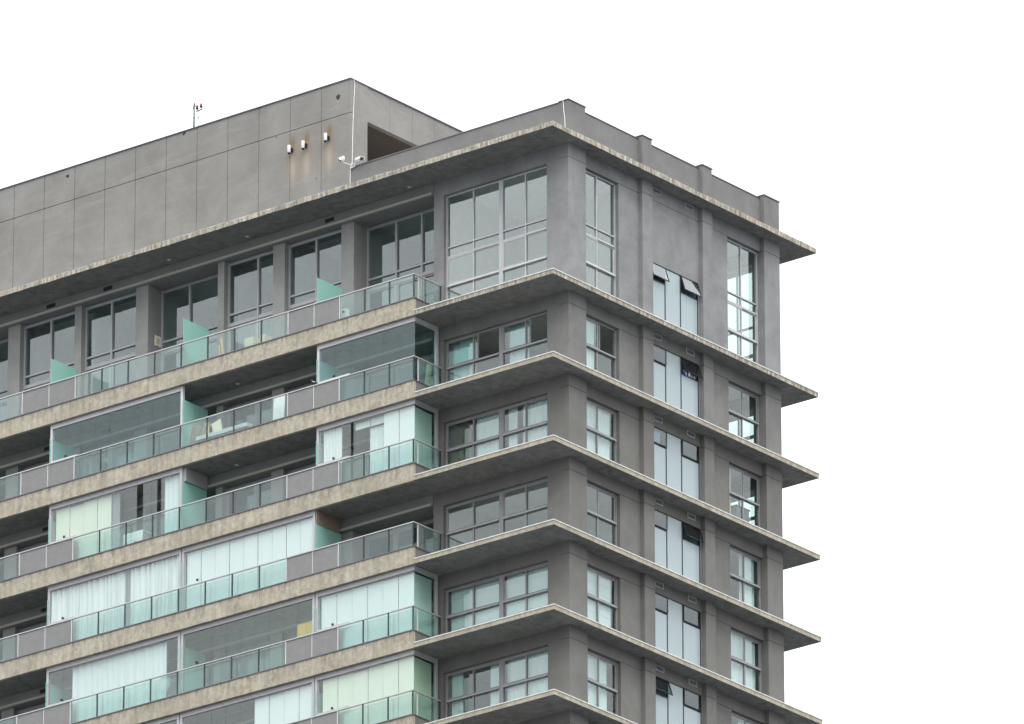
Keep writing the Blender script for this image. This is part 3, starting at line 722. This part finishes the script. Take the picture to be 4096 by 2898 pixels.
# soffit downlights
for k in range(1, 7):
    z = ceil_of(k)
    spots = [(-17.9, 1.05), (-14.4, 1.12), (-7.2, 1.17)] if k == 1 else [(-14.8, 1.15)] if k in (2, 3) else []
    for j, (x, y) in enumerate(spots):
        r = empty('downlight', (x, y, z - .02), label='round light under the balcony slab, %s, %s' % (ORD[k], ('furthest left of three', 'middle of three', 'nearest the corner')[j] if k == 1 else 'above the open balcony'), cat='ceiling light', group='round lights under the slabs')
        m = MB(); m.lathe([(.075, -.02), (.085, -.012), (.085, 0)], (x, y, z), 'z', 18); m.build('rim', 'alu', r, True)
        m = MB(); m.lathe([(.055, -.024), (.055, -.018)], (x, y, z), 'z', 18); m.build('diffuser', 'cur_w', r, True)
for (x, y, z, t) in ((-2.6, 3.6, 5.15, 'seen through the narrow corner window of the top floor'), (-8.6, 4.4, 5.15, 'seen through the recessed balcony glazing of the top floor')):
    m = MB(); m.lathe([(.07, -.03), (.08, 0)], (x, y, z), 'z', 16); m.build('downlight', 'black', None, True, 'dark round ceiling spot ' + t, 'ceiling light')

# patch on the balcony pier
r = empty('junction_box', (-19.29, 2.1, 2.6), label='open electrical box with rough white plaster edge on a balcony pier side', cat='electrical box')
m = MB(); rng = [(1.95, 2.62), (1.98, 2.60), (2.10, 2.63), (2.25, 2.61), (2.29, 2.66), (2.27, 2.85), (2.29, 2.98), (2.18, 3.0), (2.05, 2.98), (1.96, 3.0), (1.95, 2.8)]
for y, z in rng: m.v.append((-19.285, y, z))
for y, z in rng: m.v.append((-19.299, y, z))
n = len(rng); m.f.append(tuple(range(n))); m.f += [(i, n+i, n+(i+1) % n, (i+1) % n) for i in range(n)]
m.build('plaster_edge', 'white', r)
m = MB(); m.box(-19.284, -19.278, 2.04, 2.20, 2.69, 2.91); m.build('backing_board', 'wood', r)

# ------------------------------------------------------------------ curtains and blinds
def curtain(ax, pl, u0, u1, z0, z1, mat, label, amp=.035, wl=.15, cat='curtain', lean=0.0, group=None, name='curtain'):
    m = MB(); n = max(6, int((u1 - u0) / (wl / 7))); ph = random.uniform(0, 6); prev = 0; rows = 5
    phs = [ph]
    for j in range(n): phs.append(phs[-1] + 2 * math.pi * ((u1 - u0) / n) / wl * (1 + .35 * math.sin(j * .09 + ph) + .2 * math.sin(j * .31)))
    for r_ in range(rows + 1):
        t = r_ / rows
        for j in range(n + 1):
            u = u0 + (u1 - u0) * j / n; d = amp * (.55 + .45 * t) * math.sin(phs[j] + .25 * math.sin(3 * t + j * .05)) + amp * .3 * math.sin(2.3 * phs[j])
            u += lean * t * (j / n); z = z1 + (z0 - z1) * t
            m.v.append((u, pl + d, z) if ax == 'L' else (pl - d, u, z))
    for r_ in range(rows):
        for j in range(n):
            a = r_ * (n + 1) + j; m.f.append((a, a + 1, a + n + 2, a + n + 1))
    return m.build(name, mat, None, True, label, cat, group)
def blind(ax, pl, u0, u1, z0, z1, mat, label, strips=1, seams=0, gap=.016, group=None):
    r = None; m = MB(); w = (u1 - u0) / strips
    for j in range(strips):
        a, b = u0 + w * j + gap / 2, u0 + w * (j+1) - gap / 2
        if seams:
            h = (z1 - z0) / seams
            for q in range(seams):
                za = z0 + h * q; o = .012
                p = [(a, 0, za + .004), (b, 0, za + .004), (b, 0, za + h), (a, 0, za + h)]
                m.P(ax, pl, a, b, za + .006, za + h, 0, .008); m.P(ax, pl, a, b, za - .004, za + .006, -.012, .008)
        else: m.P(ax, pl, a, b, z0, z1 - random.choice((0, 0, .012, .03)), (j % 2) * .010, (j % 2) * .010 + .006)
    return m.build('blind', mat, None, False, label, 'blind', group)

def F(k): return Z[k]
# balcony enclosures (front plane at y = YG)
h3, h4, h5, h6 = (ceil_of(k) - .17 for k in (3, 4, 5, 6))
curtain('L', .30, -10.25, -9.42, F(3) + .1, h3, 'cur_w', 'white curtain at the left end of the corner balcony, third floor down', .05, .17)
curtain('L', .45, -8.3, -7.5, F(3) + .1, h3 - .28, 'cur_t', 'pale curtain hanging mid-way along the corner balcony, third floor down', .03, .10)
blind('L', .34, -8.85, -7.55, h3 - .26, h3, 'cur_t', 'short raised blind above the curtain of the third-floor corner balcony', 2)
blind('L', .27, -7.55, -6.20, F(3) + .1, h3, 'cur_w', 'two tall white blinds at the right end of the corner balcony, third floor down', 2)
blind('R', -6.26, .33, 1.28, F(3) + .1, h3, 'cur_t', 'blind on the shaded side pane of the third-floor corner balcony', 2)
blind('L', .30, -22.28, -19.75, F(3) + .1, h3, 'cur_y', 'pale yellow-green blind on the left half of the wide enclosed balcony, third floor down', 4)
curtain('L', .36, -19.85, -19.42, F(3) + .1, h3, 'cur_g', 'grey curtain bunched beside the yellow-green blind', .04, .14)
curtain('L', .33, -17.35, -16.62, F(3) + .1, h3, 'cur_t', 'pale curtain at the right end of the wide enclosed balcony, third floor down', .05, .22)
blind('L', .28, -16.26, -10.56, F(4) + .1, h4, 'cur_w', 'long row of white blinds on the middle balcony, fourth floor down', 9, 0, .02)
curtain('L', .32, -22.34, -19.05, F(4) + .1, h4, 'cur_w', 'white folded curtain, left part of the wide balcony on the fourth floor down', .11, .19)
curtain('L', .36, -19.10, -18.75, F(4) + .1, h4, 'cur_g', 'narrow grey curtain between two white ones, fourth floor down', .03, .16)
curtain('L', .31, -18.80, -16.55, F(4) + .1, h4, 'cur_w', 'white folded curtain, right part of the wide balcony on the fourth floor down', .11, .19)
blind('L', .28, -10.26, -6.22, F(5) + .1, h5, 'cur_t', 'row of pale teal blinds on the corner balcony, fifth floor down', 6)
blind('R', -6.26, .33, 1.28, F(5) + .1, h5, 'cur_t', 'teal blind on the side pane of the corner balcony, fifth floor down', 2)
curtain('L', .34, -21.42, -17.18, F(5) + .1, h5, 'cur_t', 'wide pale green curtain on the left balcony, fifth floor down', .025, .30)
blind('L', .28, -10.18, -6.22, F(6) + .1, h6, 'cur_y', 'row of pale yellow-green blinds on the corner balcony, sixth floor down', 6)
blind('R', -6.26, .33, 1.28, F(6) + .1, h6, 'cur_y', 'yellow-green blind on the side pane of the corner balcony, sixth floor down', 2)
blind('L', .28, -13.18, -10.56, F(6) + .1, h6, 'cur_w', 'bright white blinds on the right half of the middle balcony, sixth floor down', 4)
# corner-room windows
def WC(k, u0, u1, mat, label, **q): return curtain('L', YF + .16, u0, u1, F(k) + .12, F(k) + 2.34, mat, label, **q)
def RC(k, u0, u1, mat, label, **q): return curtain('R', XF - .16, u0, u1, F(k) + .12, F(k) + 2.34, mat, label, **q)
curtain('L', YF + .2, -5.75, -4.75, F(2) + .12, F(2) + 2.3, 'cur_t', 'teal curtain behind the left sash of the second-floor wide window, left of the open sashes', .02, .25)
curtain('L', YF + .2, -3.30, -2.48, F(2) + .12, F(2) + 2.3, 'cur_t', 'teal curtain between the two open sashes of the second-floor wide window', .02, .25)
WC(3, -5.75, -4.95, 'cur_b', 'brown curtain in the leftmost pane of the wide window, third floor down', amp=.03, wl=.3)
WC(3, -4.70, -3.55, 'cur_w', 'white curtain in the second pane of the wide window, third floor down', amp=.03, wl=.13)
WC(3, -3.35, -2.95, 'cur_w', 'narrow white curtain in the third pane of the wide window, third floor down', amp=.03, wl=.13)
WC(3, -2.72, -1.40, 'cur_w', 'white curtain in the rightmost pane of the wide window, third floor down', amp=.03, wl=.13)
blind('L', YF + .14, -5.80, -3.62, F(5) + .15, F(5) + 2.3, 'cur_t', 'pale roman blind with cross seams, left half of the wide window, fifth floor down', 1, 6)
blind('L', YF + .14, -3.42, -1.45, F(5) + .15, F(5) + 2.3, 'cur_t', 'pale roman blind with cross seams, right half of the wide window, fifth floor down', 1, 6)
WC(6, -5.80, -5.30, 'cur_w', 'white curtain drawn to the left edge of the wide window, sixth floor down', amp=.03, wl=.12)
WC(6, -4.10, -3.60, 'cur_w', 'white curtain bunched beside the middle mullion, sixth floor down', amp=.04, wl=.13)
WC(6, -3.40, -1.42, 'cur_w', 'white curtains filling the right half of the wide window, sixth floor down', amp=.03, wl=.24)
blind('R', XF - .12, 2.40, 3.40, F(2) + .15, F(2) + 2.3, 'cur_t', 'pale blind in the narrow window beside the corner pillar, second floor down')
RC(3, 2.40, 4.30, 'cur_w', 'white curtain in the narrow window beside the corner pillar, third floor down', amp=.025, wl=.14)
blind('R', XF - .12, 2.40, 4.25, F(5) + .15, F(5) + 2.3, 'cur_w', 'white roman blind in the narrow window beside the corner pillar, fifth floor down', 1, 6)
RC(6, 2.40, 4.05, 'cur_w', 'white curtain in the narrow window beside the corner pillar, sixth floor down', amp=.03, wl=.26)
RC(3, 10.5, 11.02, 'cur_c', 'cream-yellow curtain low in the far right window, third floor down', amp=.02, wl=.2)
RC(4, 10.5, 10.80, 'cur_w', 'narrow white curtain at the left of the far right window, fourth floor down', amp=.03, wl=.12)
RC(4, 11.42, 12.25, 'cur_t', 'pale curtain in the right half of the far right window, fourth floor down', amp=.035, wl=.2)
RC(5, 10.5, 12.30, 'cur_w', 'white curtains filling the far right window, fifth floor down', amp=.03, wl=.25)
RC(6, 11.3, 12.30, 'cur_t', 'pale curtain right of a dark gap in the far right window, sixth floor down', amp=.03, wl=.25)

# ------------------------------------------------------------------ things on the balconies
def lean_board(name, x0, x1, ya, yb, z0, z1, mat, label, cat, th=.02, dx=0.0):
    m = MB(); m.hexa([(x0, ya, z0), (x1, ya, z0), (x1, ya + th, z0), (x0, ya + th, z0), (x0 + dx, yb, z1), (x1 + dx, yb, z1), (x1 + dx, yb + th, z1), (x0 + dx, yb + th, z1)])
    return m.build(name, mat, None, False, label, cat)
lean_board('wooden_board', -16.55, -16.28, .35, .55, 0, 1.22, 'brown', 'brown board leaning behind the rail glass next to the green screen, top floor', 'board', dx=-.25)
r = empty('timber_planks', (-15.0, .45, 0), label='two yellow timber planks leaning behind the rail glass, top floor', cat='planks')
for j, (a, b) in enumerate(((-14.75, -15.05), (-14.98, -15.12))):
    m = MB(); m.beam((a, .42 + .05*j, .0), (b, .55, 1.36 - .25 * j), .09, .03); m.build('plank', 'wood', r)
for (x, w, h, t) in ((-13.72, .40, 1.02, 'larger'), (-13.10, .22, .98, 'smaller')):
    r = empty('cardboard_box', (x, .62, 0), label='%s cream cardboard box stacked on another behind the rail glass, top floor' % t, cat='box', group='cream boxes on the top balcony')
    m = MB(); m.box(x - w/2, x + w/2, .45, .8, .50, h + .02); m.build('upper_carton', 'card', r); m = MB(); m.box(x - w/2 - .03, x + w/2 + .05, .43, .84, 0, .495); m.build('lower_carton', 'card', r)
r = empty('floor_heater', (-9.45, .5, 0), label='small white appliance on the top balcony right of the ribbed panels', cat='appliance')
m = MB(); m.box(-9.56, -9.36, .4, .6, .05, 1.02); m.build('body', 'white', r); m = MB(); m.box(-9.51, -9.41, .392, .399, .86, .96); m.build('dial_panel', 'post', r); m = MB(); m.box(-9.59, -9.33, .38, .62, 0, .05); m.build('base', 'alu', r)
# scrap heap, each board its own thing
sc_boards = [((-16.60, .35, -3.0), (-16.10, .6, -1.58), .42, 'brown', 'brown scrap board standing steepest at the left of the heap on the second floor down'),
             ((-16.15, .35, -3.0), (-15.60, .55, -1.64), .34, 'brown', 'brown scrap board leaning right beside the steepest one'),
             ((-15.30, .32, -3.0), (-15.62, .50, -1.63), .10, 'wood', 'yellowish timber leaning left against the scrap boards'),
             ((-14.85, .40, -3.0), (-15.25, .55, -1.66), .40, 'card', 'pale torn carton piece at the right of the scrap heap')]
for p, q, w, mt, lb in sc_boards:
    m = MB(); m.beam(p, q, .025, w); m.build('scrap_board', mt, None, False, lb, 'board', 'boards heaped on the second-floor balcony')
r = empty('panel_stack', (-14.2, .3, -3.0), label='stack of long white panels lying behind the rail glass, second floor down', cat='panels')
m = MB()
for j in range(4): m.hexa([(-15.9, .25, -2.30 + .035*j), (-13.6, .25, -2.30 + .035*j), (-13.6, .55, -2.30 + .035*j), (-15.9, .55, -2.30 + .035*j), (-15.9, .25, -2.272 + .035*j), (-13.6, .25, -2.272 + .035*j), (-13.6, .55, -2.272 + .035*j), (-15.9, .55, -2.272 + .035*j)])
m.build('panels', 'white', r)
m = MB()
for x in (-15.7, -14.75, -13.8): m.box(x - .05, x + .05, .28, .52, -3.0, -2.305)
m.build('trestle', 'brown', r)
lean_board('white_door_panel', -12.62, -12.12, .42, .50, -3.0, -1.42, 'white', 'tall white sheet standing behind the rail glass left of the ribbed panels, second floor down', 'sheet')
m = MB(); m.tube([(-6.40, 1.10, -3.0), (-6.38, 1.18, -2.2), (-6.36, 1.24, -1.55)], .10, 14); m.build('foam_roll', 'roll', None, True, 'beige roll standing in the glazed corner of the second-floor balcony', 'roll')
# table with white cloth and chair, third floor
r = empty('table', (-18.75, .55, -6), label='table under a hanging white cloth behind the rail glass, third floor down', cat='table')
m = MB(); m.box(-19.15, -18.30, .32, .80, -5.02, -4.99); m.build('tabletop', 'white', r)
m = MB(); n = 22
for i in range(n + 1):
    x = -19.17 + .89 * i / n; d = .012 * math.sin(i * 1.9); m.v += [(x, .30 + d, -4.98), (x, .29 + 1.6 * d, -5.38 + .05 * math.sin(i * .6)), (x, .80, -4.98)]
for i in range(n): a = 3 * i; m.f += [(a, a+3, a+4, a+1), (a+2, a+5, a+3, a)]
m.build('tablecloth', 'cur_w', r, True)
for x in (-19.1, -18.36):
    for y in (.36, .75): m = MB(); m.box(x - .02, x + .02, y - .02, y + .02, -6, -5.02); m.build('leg', 'post', r)
r = empty('chair', (-17.95, .55, -6), label='dark slat-backed chair right of the cloth-covered table', cat='chair')
m = MB(); m.box(-18.15, -17.75, .4, .8, -5.40, -5.36); m.build('seat', 'post', r)
m = MB(); m.tube([(-18.13, .8, -5.36), (-18.12, .84, -4.95), (-17.95, .85, -4.85), (-17.78, .84, -4.95), (-17.77, .8, -5.36)], .018); m.build('backrest', 'galv', r)
for x in (-18.12, -17.78):
    for y in (.43, .77): m = MB(); m.box(x - .015, x + .015, y - .015, y + .015, -6, -5.40); m.build('leg', 'post', r)
# drying rack with washing, fifth floor
r = empty('drying_rack', (-17.15, .4, -12), label='hanging clothes dryer with teal pegs behind the rail glass, fifth floor down', cat='clothes dryer')
m = MB()
for j in range(4): m.tube([(-17.42, .3 + .08*j, -10.62 - .03*j), (-16.98, .3 + .08*j, -10.60 - .03*j)], .012)
m.tube([(-17.20, .42, -10.60), (-17.20, .42, -9.36)], .006); m.build('bars', 'teal', r)
for j, (x, w, h, mt, t) in enumerate(((-17.32, .13, .42, 'cur_w', 'white cloth pegged at the left of the clothes dryer'), (-17.20, .14, .46, 'pink', 'pink cloth pegged in the middle of the clothes dryer'), (-17.06, .10, .36, 'teal', 'teal cloth pegged at the right of the clothes dryer'))):
    curtain('L', .34, x - w/2, x + w/2, -10.66 - h, -10.64, mt, t, .02, .06, 'laundry', group='washing on the dryer', name='laundry')
# yellow cupboard
r = empty('cupboard', (-11.2, .7, -12), label='yellow cupboard against the right end of the clear middle balcony, fifth floor down', cat='cupboard')
m = MB(); m.box(-11.50, -10.70, .50, .95, -12, -9.98); m.build('carcass', 'yellow', r)
for a, b in ((-11.48, -11.11), (-11.09, -10.72)): m = MB(); m.box(a, b, .482, .498, -11.9, -10.02); m.build('door', 'yellow', r)
m = MB(); m.box(-11.13, -11.115, .472, .482, -10.9, -10.75); m.box(-11.085, -11.07, .472, .482, -10.9, -10.75); m.build('handle', 'black', r)
# bottles on the bathroom ledge
for j, (y, w, h, mt, t) in enumerate(((8.12, .05, .17, 'purple', 'purple bottle on the ledge of the open bathroom sash'), (8.24, .03, .15, 'white', 'slim white bottle next to the purple one'), (8.42, .045, .17, 'cur_w', 'white tub in the middle of the bathroom ledge'), (8.56, .025, .12, 'alu_w', 'small pale tube right of the white tub'), (8.70, .04, .12, 'pink', 'pinkish pot at the right end of the bathroom ledge'))):
    r = empty('bottle', (-.76, y, Z[2] + 1.81), label=t, cat='bottle', group='bottles on the bathroom ledge')
    m = MB(); m.lathe([(w, 0), (w, h * .75), (w * .5, h * .85)], (-.76, y, Z[2] + 1.812), 'z', 12); m.build('body', mt, r, True)
    m = MB(); m.lathe([(w * .5, 0), (w * .5, h * .15)], (-.76, y, Z[2] + 1.812 + h * .85), 'z', 10); m.build('cap', 'white', r, True)
m = MB(); m.box(-.83, -.74, 5.93, 9.19, Z[2] + 1.77, Z[2] + 1.81); m.build('ledge', 'white', B)
m = MB(); m.box(-.84, -.82, 6.2, 6.85, Z[3] + 1.82, Z[3] + 2.33); m.build('blind', 'cur_w', None, False, 'white sheet filling the closed top-left sash of the frosted window, third floor down', 'blind')
r = empty('storage_crate', (-1.9, 12.3, -6), label='grey storage crate silhouetted in the far right window, third floor down', cat='crate')
m = MB(); m.box(-2.3, -1.5, 12.0, 12.7, -6, -4.65); m.build('body', 'cur_g', r); m = MB(); m.box(-2.33, -1.47, 11.97, 12.73, -4.65, -4.60); m.build('lid', 'galv', r)

# bird on the handrail
r = Vector((-10.43, .035, Z[2] + 1.345))
m = MB()
prof = [(.0, .10, -.085, .012), (.045, .072, .0, .05), (.1, .055, .0, .062), (.15, .055, .0, .058)]
rings = [((.13, -.01), .012, .006), ((.09, .035), .035, .03), ((.04, .06), .055, .05), ((-.02, .085), .058, .052), ((-.075, .125), .045, .042), ((-.105, .165), .032, .03), ((-.13, .195), .034, .032), ((-.155, .20), .024, .022), ((-.175, .195), .008, .007), ((-.195, .188), .002, .002)]
n = 12
for (dx, dz), rz, ry in rings:
    for i in range(n):
        a = 2 * math.pi * i / n; m.v.append((r.x + dx + rz * .45 * math.cos(a), r.y + ry * math.sin(a), r.z + .012 + dz + rz * math.cos(a)))
for k_ in range(len(rings) - 1):
    for i in range(n): j = (i + 1) % n; m.f.append((k_*n+i, k_*n+j, (k_+1)*n+j, (k_+1)*n+i))
m.f.append(tuple(range(n))[::-1]); m.f.append(tuple((len(rings)-1)*n + i for i in range(n)))
for dx in (-.02, .01): m.tube([(r.x + dx, r.y, r.z + .05), (r.x + dx - .005, r.y, r.z)], .005, 6)
bird = m.build('bird', 'feather', None, True, 'dark bird with pale wing patches perched on the balcony rail left of the glazed corner', 'bird')
m = MB()
for dx, dz, w in ((-.03, .125, .028), (.035, .095, .024)):
    m.lathe([(.004, -.05), (w * .8, -.045), (w, -.035), (w * .7, -.02)], (r.x + dx, r.y, r.z + dz), 'y', 8)
m.build('wing_patch', 'white', bird, True)

# fixtures in the rooftop loggia
m = MB(); m.box(-13.98, -13.9, 3.3, 3.45, 7.0, 7.3); m.build('junction_box', 'card', None, False, 'pale box on the dark wall inside the rooftop opening', 'electrical box')
